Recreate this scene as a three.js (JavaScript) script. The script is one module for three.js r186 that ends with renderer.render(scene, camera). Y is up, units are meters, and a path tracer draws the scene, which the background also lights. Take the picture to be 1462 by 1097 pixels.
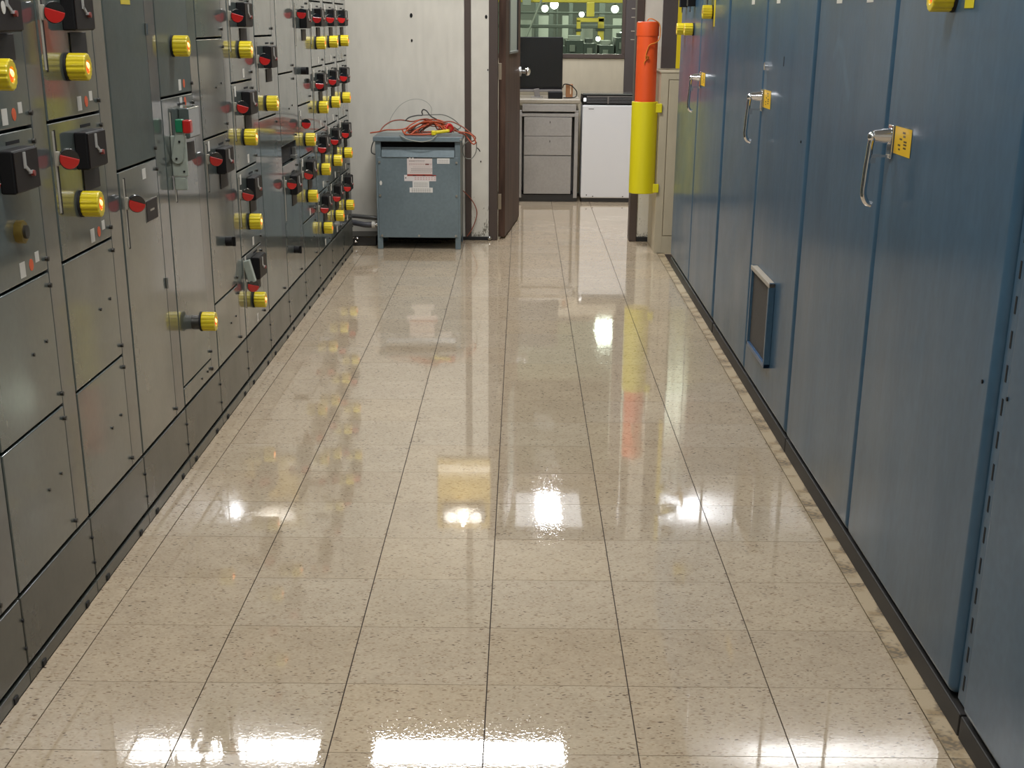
import * as THREE from 'three';
import { RoundedBoxGeometry } from 'three/addons/geometries/RoundedBoxGeometry.js';
import { RectAreaLightUniformsLib } from 'three/addons/lights/RectAreaLightUniformsLib.js';
import { mergeGeometries } from 'three/addons/utils/BufferGeometryUtils.js';

RectAreaLightUniformsLib.init();
const scene = new THREE.Scene();
scene.background = new THREE.Color(0x000000);

// ---------- camera (photo 1462 x 1097, shifted lens) ----------
const F = 1989.24, PY = 797.75;
const camera = new THREE.PerspectiveCamera(2 * Math.atan(PY / F) * 180 / Math.PI, 1462 / (2 * PY), 0.05, 120);
camera.setViewOffset(1462, 2 * PY, 0, 0, 1462, 1097);
camera.position.set(0.06489, 1.34006, 2.41346);
camera.rotation.order = 'YXZ';
camera.rotation.set(-0.36727, 0.0047, 0.00756);
scene.add(camera);

const renderer = new THREE.WebGLRenderer({ antialias: true });
renderer.toneMapping = THREE.LinearToneMapping;
renderer.toneMappingExposure = 1.05;
renderer.shadowMap.enabled = true;

// ---------- large area lights: ceiling fluorescents, office troffer ----------
const ROOM_H = 3.0, OFFICE_H = 2.62;
const LAMPS = [[-0.23, -5.25], [-0.23, -2.65], [-0.23, -0.05], [-0.23, 2.55]];
const LAMP_W = 1.18, LAMP_D = 0.28, LAMP_I = [50, 30, 26, 20], LAMP_C = 0xffffff;
function areaLight(x, y, z, w, d, intensity, color) {
  const l = new THREE.RectAreaLight(color, intensity, w, d);
  l.position.set(x, y, z); l.lookAt(x, y - 1, z); l.castShadow = true;
  scene.add(l); return l;
}
LAMPS.forEach(([x, z], i) => areaLight(x, ROOM_H - 0.097, z, LAMP_W, LAMP_D, LAMP_I[i], LAMP_C));
const TROFFERS = [[0.32, -9.03], [0.32, -7.75]];
for (const [x, z] of TROFFERS) areaLight(x, OFFICE_H - 0.037, z, 0.2, 0.62, 72, 0xf6f9ff);

// ---------- helpers ----------
let seed = 7;
const rnd = () => { seed = (seed * 1664525 + 1013904223) >>> 0; return seed / 4294967296; };
const rr = (a, b) => a + (b - a) * rnd();
const taken = {};
function numbered(n) { const k = taken[n] = (taken[n] || 0) + 1; return k === 1 ? n : n + '_' + String(k - 1).padStart(3, '0'); }
function shade(o) { o.castShadow = true; o.receiveShadow = true; return o; }
function thing(name, label, category, x = 0, y = 0, z = 0, ry = 0, group) {
  const g = new THREE.Group(); g.name = numbered(name); g.position.set(x, y, z); g.rotation.y = ry;
  g.userData = { label, category }; if (group) g.userData.group = group;
  scene.add(g); return g;
}
function struct(name, label, category) {
  const g = new THREE.Group(); g.name = name; g.userData = { label, category, kind: 'structure' };
  scene.add(g); return g;
}
// a part: x, y, z in the frame of the whole thing
function put(parent, name, geo, mat, x = 0, y = 0, z = 0, rx = 0, ry = 0, rz = 0) {
  const m = shade(new THREE.Mesh(geo, mat)); m.name = name;
  m.position.set(x, y, z); if (parent.isMesh) m.position.sub(parent.position);
  m.rotation.set(rx, ry, rz); parent.add(m); return m;
}
function boxUV(geo, s = 1) {                       // uv in metres by the side each face points to
  const g = geo.index ? geo.toNonIndexed() : geo; const p = g.attributes.position, uv = new Float32Array(p.count * 2);
  const a = new THREE.Vector3(), b = new THREE.Vector3(), c = new THREE.Vector3(), n = new THREE.Vector3();
  for (let i = 0; i < p.count; i += 3) {
    a.fromBufferAttribute(p, i); b.fromBufferAttribute(p, i + 1); c.fromBufferAttribute(p, i + 2);
    n.copy(b).sub(a).cross(c.clone().sub(a)); const ax = Math.abs(n.x), ay = Math.abs(n.y), az = Math.abs(n.z);
    [a, b, c].forEach((v, k) => {
      const [u, w] = az >= ax && az >= ay ? [v.x, v.y] : ax >= ay ? [v.z, v.y] : [v.x, v.z];
      uv[(i + k) * 2] = u * s; uv[(i + k) * 2 + 1] = w * s;
    });
  }
  g.setAttribute('uv', new THREE.BufferAttribute(uv, 2)); return g;
}
const cache = {};
function box(w, h, d, r = 0) {
  const k = [w, h, d, r].map(v => v.toFixed(4)).join();
  if (!cache[k]) cache[k] = boxUV(r > 0 ? new RoundedBoxGeometry(w, h, d, 1, Math.min(r, w / 2.02, h / 2.02, d / 2.02)) : new THREE.BoxGeometry(w, h, d));
  return cache[k];
}
// box given by its corners, as a part
function span(parent, name, mat, x0, x1, y0, y1, z0, z1, r = 0) {
  return put(parent, name, box(x1 - x0, y1 - y0, z1 - z0, r), mat, (x0 + x1) / 2, (y0 + y1) / 2, (z0 + z1) / 2);
}
const cylG = (r, l, n = 20, r2 = r) => new THREE.CylinderGeometry(r, r2, l, n);
const cylZ = (r, l, n = 20, r2 = r) => cylG(r, l, n, r2).rotateX(Math.PI / 2);
function tube(pts, r, seg = 48, rad = 7, closed = false) {
  return new THREE.TubeGeometry(new THREE.CatmullRomCurve3(pts.map(p => new THREE.Vector3(...p)), closed, 'centripetal'), seg, r, rad, closed);
}

// ---------- textures ----------
function hash(x, y, s) { let h = (Math.imul(x + 1013, 374761393) ^ Math.imul(y + 7919, 668265263)) + Math.imul(s + 131, 1274126177); h = Math.imul(h ^ (h >>> 15), 0x2c1b3c6d); h = Math.imul(h ^ (h >>> 12), 0x297a2d39); return ((h ^ (h >>> 15)) >>> 0) / 4294967296; }
function vnoise(x, y, per, s) {                    // tiling value noise
  const xi = Math.floor(x), yi = Math.floor(y), fx = x - xi, fy = y - yi, u = fx * fx * (3 - 2 * fx), v = fy * fy * (3 - 2 * fy);
  const m = (a) => ((a % per) + per) % per;
  const A = hash(m(xi), m(yi), s), B = hash(m(xi + 1), m(yi), s), C = hash(m(xi), m(yi + 1), s), D = hash(m(xi + 1), m(yi + 1), s);
  return (A + (B - A) * u) * (1 - v) + (C + (D - C) * u) * v;
}
function fbm(x, y, f, oct, s) { let a = 0, w = 0.5, t = 0; for (let i = 0; i < oct; i++) { a += w * vnoise(x * f, y * f, f, s + i); t += w; w *= 0.5; f *= 2; } return a / t; }
function dataTex(n, fn, srgb, m = n) {
  const d = new Uint8Array(n * m * 4);
  for (let y = 0; y < m; y++) for (let x = 0; x < n; x++) {
    const c = fn(x / n, y / m, x, y), i = (y * n + x) * 4;
    d[i] = Math.max(0, Math.min(255, c[0])); d[i + 1] = Math.max(0, Math.min(255, c[1])); d[i + 2] = Math.max(0, Math.min(255, c[2])); d[i + 3] = 255;
  }
  const t = new THREE.DataTexture(d, n, m); t.wrapS = t.wrapT = THREE.RepeatWrapping; t.magFilter = THREE.LinearFilter; t.minFilter = THREE.LinearMipmapLinearFilter; t.generateMipmaps = true;
  if (srgb) t.colorSpace = THREE.SRGBColorSpace; t.needsUpdate = true; return t;
}
function canvasTex(w, h, draw) {
  const c = document.createElement('canvas'); c.width = w; c.height = h; const g = c.getContext('2d'); draw(g, w, h);
  const t = new THREE.CanvasTexture(c); t.colorSpace = THREE.SRGBColorSpace; t.magFilter = THREE.LinearFilter; return t;
}
// vinyl composition tile: warm beige with short chips lying mostly one way
function tileTexture(s) {
  const n = 512, buf = new Float32Array(n * n * 3); const base = [201, 185, 161];
  for (let y = 0; y < n; y++) for (let x = 0; x < n; x++) {
    const v = (fbm(x / n, y / n, 5, 4, s) - 0.5) * 16 + (fbm(x / n, y / n, 60, 2, s + 9) - 0.5) * 16, i = (y * n + x) * 3;
    buf[i] = base[0] + v; buf[i + 1] = base[1] + v; buf[i + 2] = base[2] + v * 0.9;
  }
  let q = s * 7919 + 13; const r = () => { q = (q * 1664525 + 1013904223) >>> 0; return q / 4294967296; };
  for (let k = 0; k < 1000; k++) {
    const cx = r() * n, cy = r() * n, a = (r() - 0.5) * 0.9, l = 2 + r() * 8, w = 1 + r() * 2.6, kind = r();
    const col = kind < 0.36 ? [216, 203, 180] : kind < 0.74 ? [146, 121, 94] : kind < 0.93 ? [112, 90, 70] : [70, 56, 48], al = kind > 0.93 ? 0.85 : 0.3 + r() * 0.55;
    const ca = Math.cos(a), sa = Math.sin(a);
    for (let yy = -11; yy <= 11; yy++) for (let xx = -11; xx <= 11; xx++) {
      const u = xx * ca + yy * sa, v = -xx * sa + yy * ca, e = (u / l) ** 2 + (v / w) ** 2; if (e > 1) continue;
      const X = (Math.round(cx) + xx + n) % n, Y = (Math.round(cy) + yy + n) % n, i = (Y * n + X) * 3, f = al * (1 - e * 0.6);
      for (let c = 0; c < 3; c++) buf[i + c] += (col[c] - buf[i + c]) * f;
    }
  }
  return dataTex(n, (u, v, x, y) => { const i = (y * n + x) * 3; return [buf[i], buf[i + 1], buf[i + 2]]; }, true);
}
const waxBump = dataTex(512, (u, v) => { const pit = Math.max(0, vnoise(u * 150, v * 150, 150, 48) - 0.86) / 0.14; const b = 205 * (0.62 * fbm(u, v, 2, 2, 40) + 0.13 * fbm(u, v, 14, 2, 44) + 0.25 * fbm(u, v, 64, 1, 47)) + 50 * pit; return [b, b, b]; });
const waxRough = dataTex(256, (u, v) => { const b = 255 * (0.35 + 0.65 * fbm(u, v, 6, 4, 52)); return [b, b, b]; });

const M = {};
function std(o) { return new THREE.MeshStandardMaterial(o); }
function phys(o) { return new THREE.MeshPhysicalMaterial(o); }
const tileMats = [1, 2, 3, 4, 5].map((s, i) => phys({ map: tileTexture(s), color: [0xf8f6f4, 0xf5f1ec, 0xf9f5ef, 0xf2eee9, 0xf6f4f1][i], roughness: 0.015, specularIntensity: 0.65, bumpMap: waxBump, bumpScale: 0.00014, clearcoat: 0.42, clearcoatRoughness: 0.006 }));
// narrow cut tiles along the cabinets: worn wax and trodden-in dirt with a grain of its own
const dirtTex = dataTex(128, (u, v, x, y) => {
  const d = fbm(u, v, 8, 4, 71), g = fbm(u, v, 40, 2, 75), k = Math.max(0, Math.min(1, (d - 0.42) * 4)), e = Math.max(0, Math.min(1, (g * 0.6 + d * 0.6 - 0.66) * 7));
  const c = [188 - 22 * k, 169 - 26 * k, 138 - 30 * k]; return c.map(t => t - (t - 60) * e * 0.42);
}, true, 512);
M.dirtTile = phys({ map: dirtTex, roughness: 0.6, bumpMap: waxBump, bumpScale: 0.0003, clearcoat: 0.5, clearcoatRoughness: 0.2 });
M.screed = std({ color: 0x3a2f28, roughness: 0.9 });

// enamel paints: fine speckle, rubbed patches
const paintRough = dataTex(256, (u, v) => { const b = 255 * (0.55 + 0.45 * fbm(u, v, 5, 5, 11)); return [b, b, b]; });
const paintSpeck = dataTex(512, (u, v, x, y) => {
  const a = fbm(u, v, 4, 4, 21), f = fbm(u, v, 90, 1, 25);
  const b = 236 + (a - 0.5) * 30 + (f - 0.5) * 12; return [b, b, b * 0.985];
}, true);
const scuffTex = dataTex(512, (u, v, x, y) => {
  const a = fbm(u, v, 3, 4, 31), st = fbm(u * 6 % 1, v, 8, 3, 35), f = fbm(u, v, 80, 1, 37);
  let b = 226 + (a - 0.5) * 44 + (f - 0.5) * 12; const k = Math.max(0, st - 0.68) * 90; return [b + k * 0.6, b + k * 0.45, b + k * 0.3];
}, true);
function enamel(color, o = {}) { return phys(Object.assign({ color, map: paintSpeck, roughness: 0.42, roughnessMap: paintRough, clearcoat: 1, clearcoatRoughness: 0.065, specularIntensity: 0.35 }, o)); }
M.grey = enamel(0x5a6361);
M.greyMatte = enamel(0x5a6361, { clearcoat: 0.12, clearcoatRoughness: 0.3, roughness: 0.6 });
M.greyStrip = enamel(0x5f6363, { clearcoatRoughness: 0.045 });
M.greyBase = enamel(0x585a55, { clearcoat: 0.4, clearcoatRoughness: 0.15 });
M.carcass = std({ color: 0x24221f, roughness: 0.8 });
M.void = std({ color: 0x0c0b0b, roughness: 0.9 });
M.blue = enamel(0x4b6a82, { map: scuffTex, roughness: 0.5, clearcoat: 0.5, clearcoatRoughness: 0.15, specularIntensity: 0.15 });
M.blueFrame = enamel(0x45648a, { clearcoat: 0.3, clearcoatRoughness: 0.2 });
M.plinth = std({ color: 0x2c2a28, roughness: 0.55 });
M.black = phys({ color: 0x181718, roughness: 0.55, specularIntensity: 0.45 });
M.blackMatte = std({ color: 0x161616, roughness: 0.7 });
M.plate = std({ color: 0x2e2623, roughness: 0.55 });
M.boxFront = phys({ color: 0x241d1b, roughness: 0.5, specularIntensity: 0.5 });
M.haspMetal = std({ color: 0xbab8b4, roughness: 0.4, metalness: 0.3 });
M.dullRed = std({ color: 0x8a3f3a, roughness: 0.4 });
M.worn = std({ color: 0xa8a294, roughness: 0.6 });
M.bronze = std({ color: 0x8f7a3a, roughness: 0.45, metalness: 0.5 });
M.red = phys({ color: 0xc21d18, roughness: 0.35, clearcoat: 0.5, clearcoatRoughness: 0.15 });
M.green = phys({ color: 0x0f7a52, roughness: 0.35, clearcoat: 0.5 });
M.yellow = phys({ color: 0xe2cb1e, roughness: 0.38, clearcoat: 0.4, clearcoatRoughness: 0.2 });
M.lens = std({ color: 0xd84a1c, emissive: 0xff4a14, emissiveIntensity: 1.3, roughness: 0.3 });
M.lensHot = std({ color: 0xffd0a0, emissive: 0xffa05a, emissiveIntensity: 3.2, roughness: 0.3 });
M.lensDark = std({ color: 0x7a3a12, emissive: 0xd86a10, emissiveIntensity: 0.35, roughness: 0.3 });
M.white = std({ color: 0xd9d5cb, roughness: 0.6 });
M.orangeDot = std({ color: 0xe0643a, roughness: 0.6 });
M.steel = std({ color: 0xb9b9b6, roughness: 0.28, metalness: 1 });
M.chrome = std({ color: 0xe4e4e6, roughness: 0.09, metalness: 1 });
M.darkSteel = std({ color: 0x4c4a46, roughness: 0.45, metalness: 0.8 });
M.leverGrey = enamel(0xaab2a9, { clearcoat: 0.25, clearcoatRoughness: 0.2 });

// ---------- setting: floor ----------
const floor = struct('floor', 'beige speckled vinyl tile floor with a high wax shine', 'floor');
span(floor, 'screed', M.screed, -2.2, 3.2, -0.12, -0.0045, -9.72, 4.3);
function stripGeo(w, j) { const g = boxUV(new THREE.BoxGeometry(w, 0.0045, S - 0.0012)), u = g.attributes.uv; for (let i = 0; i < u.count; i++) u.setXY(i, u.getX(i) * 3, u.getY(i) * 3 + j * 0.37); return g; }
const S = 0.3048, XL = -0.985, XR = 0.955;
{
  const tg = new THREE.BoxGeometry(S - 0.0026, 0.0045, S - 0.0017);
  for (let j = -2; j < 31; j++) {
    const z = -S * (j + 0.5);
    for (let i = -3; i < 3; i++) {
      if (z < -6.95 && i < -1) continue;
      const t = put(floor, 'tile', tg, tileMats[Math.floor(rnd() * 5)], (i + 0.5) * S, -0.00225 + rr(0, 0.00012), z);
      t.rotation.set(rr(-1, 1) * 0.0005, Math.floor(rnd() * 2) * Math.PI, rr(-1, 1) * 0.0004);
    }
    if (z > -6.95) {
      if (z > -6.4) put(floor, 'tile', stripGeo(0.0685, j), tileMats[(j + 10) % 5], -3 * S - 0.0356, -0.00225, z);
      put(floor, 'tile', stripGeo(0.042, j), M.dirtTile, 3 * S + 0.0225, -0.00225, z);
    }
  }
  // tiles beyond the ones that can be told apart: behind the viewer, beside the transformer and in the office
  const rest = [];
  const addRest = (i, j) => { const g = new THREE.BoxGeometry(S - 0.0015, 0.0045, S - 0.0012); g.translate((i + 0.5) * S, -0.00225, -S * (j + 0.5)); rest.push(g); };
  for (let j = -14; j < -2; j++) for (let i = -3; i < 3; i++) addRest(i, j);
  for (let j = 21; j < 31; j++) for (let i = 3; i < 7; i++) addRest(i, j);
  for (let j = 21; j < 23; j++) for (let i = -5; i < -3; i++) addRest(i, j);
  for (let j = 23; j < 31; j++) for (let i = -5; i < -1; i++) addRest(i, j);
  const m = put(floor, 'tile_field', mergeGeometries(rest), tileMats[0]); m.userData.kind = 'stuff';
}

// ---------- setting: walls, ceiling ----------
const creamTex = dataTex(512, (u, v) => { const a = fbm(u, v, 4, 4, 91), st = fbm(u, v * 0.25, 40, 2, 93); const b = 238 + (a - 0.5) * 16 + (st - 0.5) * 10; return [b, b - 1, b - 3]; }, true);
M.cream = std({ color: 0xdfdbd0, map: creamTex, roughness: 0.55 });
M.ceiling = std({ color: 0xd9d6cf, roughness: 0.9 });
const woodTex = dataTex(256, (u, v) => { const g = fbm(u, v * 0.12, 32, 4, 101), k = fbm(u, v * 0.06, 8, 3, 105); const b = 0.55 + 0.5 * g + 0.25 * (k - 0.5); return [b * 255, b * 243, b * 233]; }, true);
M.brown = std({ color: 0x483c36, roughness: 0.5 });
M.wood = phys({ color: 0x5c4a41, map: woodTex, roughness: 0.55, specularIntensity: 0.35 });
M.bead = std({ color: 0x6f7370, roughness: 0.5 });
M.darkPost = std({ color: 0x4a4342, roughness: 0.5 });
M.drab = std({ color: 0xa89f90, roughness: 0.8 });

const ceil = struct('ceiling', 'flat pale ceiling over the switch room', 'ceiling');
span(ceil, 'slab', M.ceiling, -1.62, 1.92, ROOM_H, ROOM_H + 0.12, -7.05, 4.32);
const wl = struct('wall_left', 'cream wall behind the grey control sections', 'wall');
span(wl, 'panel', M.cream, -1.72, -1.62, 0, ROOM_H, -7.05, 4.32);
const wr = struct('wall_right', 'cream wall behind the blue cabinets', 'wall');
span(wr, 'panel', M.cream, 1.82, 1.92, 0, ROOM_H, -7.05, 4.32);
const wf = struct('wall_front', 'cream wall behind the viewer', 'wall');
span(wf, 'panel', M.cream, -1.62, 1.82, 0, ROOM_H, 4.2, 4.32);

const WZ = -6.92, WB = -7.04;
const wb = struct('wall_back', 'cream panel wall with doorway at the end of the aisle', 'wall');
span(wb, 'panel', M.cream, -1.62, -0.302, 0.012, ROOM_H, WB, WZ, 0.003);
const grime = dataTex(128, (u, v) => {
  const w = (v * 8) % 1, n = fbm(u, w, 6, 3, 131), f = fbm(u, w, 48, 2, 135), k = v < 0.12 ? Math.max(0, Math.min(1, (n * 0.5 + f * 0.6 - 0.53 - v * 3) * 5)) : 0, b = 238 + (n - 0.5) * 10;
  return [b - 120 * k, b - 1 - 122 * k, b - 3 - 128 * k];
}, true, 512);
M.grimy = std({ color: 0xdfdbd0, map: grime, roughness: 0.55 });
for (const [a, b] of [[-0.262, -0.148], [0.822, 0.937]]) {
  const p = put(wb, 'panel', boxUV(new RoundedBoxGeometry(b - a, ROOM_H - 0.012, WZ - WB, 1, 0.003)), M.grimy, (a + b) / 2, (ROOM_H + 0.012) / 2, (WZ + WB) / 2), u = p.geometry.attributes.uv;
  for (let i = 0; i < u.count; i++) u.setXY(i, u.getX(i) * 5, Math.min(0.99, (u.getY(i) + (ROOM_H - 0.012) / 2) / (ROOM_H - 0.012)));
}
span(wb, 'panel', M.cream, 0.937, 1.82, 0.012, 1.075, WB, WZ, 0.003);
span(wb, 'panel', M.cream, 0.937, 1.82, 2.1, ROOM_H, WB, WZ, 0.003);
span(wb, 'panel', M.cream, -0.148, 0.822, 2.11, ROOM_H, WB, WZ, 0.003);
span(wb, 'dark_panel', M.darkPost, 0.937, 1.82, 1.075, 2.1, WB, WZ + 0.006, 0.003);
for (const [x, y, r] of [[-0.634, 1.378, 0.009], [-0.633, 1.231, 0.006], [-0.166, 1.373, 0.008], [-0.155, 1.06, 0.004], [-0.2, 0.5, 0.004]])
  put(wb, 'screw_hole', cylZ(r, 0.004, 10), M.void, x, y, WZ + 0.001).scale.y = 1.5;
put(wb, 'scratch', tube([[-0.225, 0.585, WZ], [-0.212, 0.575, WZ + 0.001], [-0.205, 0.562, WZ]], 0.003, 8, 5), M.blackMatte);
const t1 = struct('trim_1', 'dark brown strip covering the wall panel joint', 'trim');
span(t1, 'strip', M.brown, -0.302, -0.262, 0.0, ROOM_H, WB, WZ + 0.012, 0.003);
const bb = struct('baseboard_back', 'low black base strip along the cream end wall', 'baseboard');
span(bb, 'strip', M.blackMatte, -1.6, -0.148, 0, 0.022, WZ, WZ + 0.014, 0.003);
span(bb, 'strip', M.blackMatte, 0.822, 0.9, 0, 0.03, WZ, WZ + 0.014, 0.003);
put(bb, 'doorstop_bolt', new THREE.SphereGeometry(0.014, 12, 8), M.steel, -0.142, 0.016, WZ + 0.02);
const t2 = struct('trim_2', 'dark brown steel frame around the doorway', 'door frame');
span(t2, 'jamb', M.brown, -0.148, -0.092, 0, 2.11, WB - 0.01, WZ + 0.012, 0.004);
span(t2, 'jamb', M.brown, 0.774, 0.822, 0, 2.11, WB - 0.01, WZ + 0.012, 0.004);
span(t2, 'head', M.brown, -0.092, 0.774, 2.055, 2.11, WB - 0.01, WZ + 0.012, 0.004);
span(t2, 'strike_plate', M.steel, -0.0925, -0.0905, 0.82, 1.12, -6.975, -6.955);

// door standing open into the office
const door = struct('door_1', 'dark wood-grain door standing open with a narrow glass pane', 'door');
{
  const hx = -0.043, hz = -6.985, ang = THREE.MathUtils.degToRad(85.0);
  // local: x from the hinge along the leaf, z thickness
  door.position.set(hx, 0, hz); door.rotation.y = ang;
  const W = 1.04, T = 0.045, sx0 = 0.25, sx1 = 0.8, gy0 = 1.165, gy1 = 1.95;
  span(door, 'leaf', M.wood, 0, sx0, 0.012, 2.05, -T, 0, 0.002);
  span(door, 'leaf', M.wood, sx1, W, 0.012, 2.05, -T, 0, 0.002);
  span(door, 'leaf', M.wood, sx0, sx1, 0.012, gy0, -T, 0, 0.0);
  span(door, 'leaf', M.wood, sx0, sx1, gy1, 2.05, -T, 0, 0.0);
  span(door, 'glazing_bead', M.bead, sx0 - 0.012, sx1 + 0.012, gy0 - 0.016, gy0, -T - 0.006, 0.006, 0.002);
  span(door, 'glazing_bead', M.blackMatte, sx1, sx1 + 0.014, gy0, gy1, -T - 0.006, 0.006, 0.002);
  span(door, 'glazing_bead', M.bead, sx0 - 0.014, sx0, gy0, gy1, -T - 0.006, 0.006, 0.002);
  span(door, 'pane', phys({ color: 0xb9c9c2, transmission: 0.6, thickness: 0, roughness: 0.35, ior: 1.5 }), sx0, sx1, gy0, gy1, -0.008, -0.003);
  for (const y of [0.24, 1.05, 1.85]) span(door, 'hinge', std({ color: 0xa89a86, roughness: 0.4, metalness: 0.6 }), -0.003, 0.028, y - 0.05, y + 0.05, -T - 0.003, -T + 0.02, 0.002);
  for (const s of [1, -1]) {
    const zf = s > 0 ? 0 : -T;
    const rose = put(door, 'knob_rose', cylZ(0.032, 0.012, 24), M.steel, 0.98, 1.02, zf + s * 0.006);
    put(rose, 'knob_stem', cylZ(0.011, 0.04, 14), M.chrome, 0.98, 1.02, zf + s * 0.03);
    const kb = put(rose, 'knob', new THREE.SphereGeometry(0.027, 20, 14), M.chrome, 0.98, 1.02, zf + s * 0.058); kb.scale.z = 0.75;
  }
}

// ---------- office shell ----------
const OZ = -9.75;
const wo = struct('wall_office', 'pale office wall below and beside the interior window', 'wall');
M.office=std({color:0xc8bea8, map: creamTex, roughness: 0.6 });
span(wo, 'panel', M.office, -1.6, 0.9, 0, 1.07, OZ - 0.1, OZ, 0.002);
span(wo, 'panel', M.office, -1.6, -0.55, 1.07, 2.7, OZ - 0.1, OZ);
span(wo, 'panel', M.office, -0.55, 0.9, 2.52, 2.7, OZ - 0.1, OZ);
span(wo, 'panel', M.office, 1.06, 2.3, 0, 2.7, OZ - 0.1, OZ);
span(wo, 'side_wall', M.office, -1.7, -1.6, 0, 2.7, OZ - 0.1, WB);
span(wo, 'side_wall', M.office, 2.2, 2.3, 0, 2.7, OZ - 0.1, WB);
span(wo, 'side_wall', M.office, 1.92, 2.2, 0, 2.7, WB - 0.05, WB);
const wp = struct('trim_3', 'dark brown post beside the office window', 'post');
const dpost = span(wp, 'post', M.darkPost, 0.9, 1.06, 0, 2.62, OZ - 0.1, OZ + 0.012, 0.003);
for (const y of [1.215, 1.28, 1.385, 1.45]) span(dpost, 'louver_slit', M.drab, 0.945, 1.0, y, y + 0.006, OZ + 0.012, OZ + 0.015);
const co = struct('ceiling_office', 'low pale ceiling of the office', 'ceiling');
span(co, 'slab', M.ceiling, -1.6, 2.2, OFFICE_H, OFFICE_H + 0.08, OZ, WB);
const win = struct('window_1', 'dark framed office window looking into the machine hall', 'window');
span(win, 'window_frame', M.brown, -0.55, 0.9, 1.07, 1.105, OZ - 0.08, OZ + 0.01, 0.003);
span(win, 'window_frame', M.brown, -0.55, 0.9, 2.485, 2.52, OZ - 0.08, OZ + 0.01, 0.003);
span(win, 'window_frame', M.brown, -0.55, -0.515, 1.105, 2.485, OZ - 0.08, OZ + 0.01, 0.003);
span(win, 'window_frame', M.brown, 0.874, 0.9, 1.105, 2.485, OZ - 0.08, OZ + 0.01, 0.003);
span(win, 'pane', phys({ color: 0xe8f2ec, transmission: 1, thickness: 0, roughness: 0.02, ior: 1.12 }), -0.515, 0.874, 1.105, 2.485, OZ - 0.043, OZ - 0.037);

// ---------- ceiling lamps ----------
M.housing = std({ color: 0xe6e4de, roughness: 0.5 });
M.glow = std({ color: 0xffffff, emissive: LAMP_C, emissiveIntensity: 5, roughness: 0.6 });
M.glowOffice = std({ color: 0xffffff, emissive: 0xf6f9ff, emissiveIntensity: 1.3, roughness: 0.6 });
LAMPS.forEach(([x, z], i) => {
  const t = thing('ceiling_lamp', ['fluorescent ceiling lamp nearest the doorway wall', 'fluorescent ceiling lamp over the middle of the aisle', 'fluorescent ceiling lamp over the near end of the aisle', 'fluorescent ceiling lamp behind the viewer'][i], 'ceiling lamp', x, ROOM_H, z, 0, 'fluorescent lamps on the aisle ceiling');
  span(t, 'housing', M.housing, -0.62, 0.62, -0.07, 0, -0.17, 0.17, 0.006);
  span(t, 'diffuser', M.glow, -LAMP_W / 2, LAMP_W / 2, -0.094, -0.07, -LAMP_D / 2, LAMP_D / 2, 0.008);
});
for (const [x, z] of TROFFERS) {
  const t = thing('office_troffer', z < -8.5 ? 'fluorescent panel in the office ceiling near the interior window' : 'fluorescent panel in the office ceiling just inside the doorway', 'ceiling lamp', x, OFFICE_H, z);
  span(t, 'frame', M.housing, -0.31, 0.31, -0.02, 0, -0.47, 0.47, 0.004);
  span(t, 'diffuser', M.glowOffice, -0.28, 0.28, -0.026, -0.02, -0.44, 0.44);
  span(t, 'lamp_strip', M.glow, -0.1, 0.1, -0.034, -0.026, -0.31, 0.31);
}

// ---------- shared small parts ----------
function flutedGuard(r, len, n) {
  const sh = new THREE.Shape();
  for (let i = 0; i <= n * 4; i++) {
    const a = i / (n * 4) * Math.PI * 2, k = i % 4, q = r * (k === 0 || k === 1 ? 1 : 0.945);
    i ? sh.lineTo(Math.cos(a) * q, Math.sin(a) * q) : sh.moveTo(Math.cos(a) * q, Math.sin(a) * q);
  }
  const h = new THREE.Path(); h.absarc(0, 0, r * 0.62, 0, Math.PI * 2, true); sh.holes.push(h);
  return new THREE.ExtrudeGeometry(sh, { depth: len - 0.006, bevelEnabled: true, bevelSize: 0.0025, bevelThickness: 0.003, bevelSegments: 2, curveSegments: 16 }).translate(0, 0, 0.003);
}
const guardG = flutedGuard(0.0275, 0.044, 14);
const lensG = new THREE.SphereGeometry(0.0172, 18, 10, 0, Math.PI * 2, 0, Math.PI / 2).rotateX(Math.PI / 2);
const lensHotG = new THREE.SphereGeometry(0.0105, 12, 8, 0, Math.PI * 2, 0, Math.PI / 2).rotateX(Math.PI / 2);
const ringG = cylZ(0.031, 0.006, 24);
const nutG = cylZ(0.023, 0.028, 8);
function pilot(parent, x, y, lit = 1, z = 0) {
  put(parent, 'pilot_bezel', ringG, M.blackMatte, x, y, z + 0.003);
  put(parent, 'pilot_guard', guardG, M.yellow, x, y, z + 0.006, 0, 0, rr(0, 1));
  put(parent, 'pilot_lens', lensG, lit ? M.lens : M.lensDark, x, y, z + 0.034);
  if (lit === 2) put(parent, 'pilot_filament', lensHotG, M.lensHot, x, y + 0.002, z + 0.0425);
}
const discG = cylG(0.0225, 0.014, 28).rotateZ(Math.PI / 2);
const segG = (() => { const sh = new THREE.Shape(); sh.absarc(0, 0, 0.0205, Math.PI * -1.06, Math.PI * 0.06, false); sh.closePath(); return new THREE.ExtrudeGeometry(sh, { depth: 0.003, bevelEnabled: true, bevelSize: 0.001, bevelThickness: 0.001, bevelSegments: 1, curveSegments: 20 }).rotateY(-Math.PI / 2); })();
const capG = (() => { const sh = new THREE.Shape(); sh.absarc(0, 0, 0.0205, Math.PI * 0.12, Math.PI * 0.88, false); sh.closePath(); return new THREE.ExtrudeGeometry(sh, { depth: 0.002, bevelEnabled: false, curveSegments: 16 }).rotateY(-Math.PI / 2); })();
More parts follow.
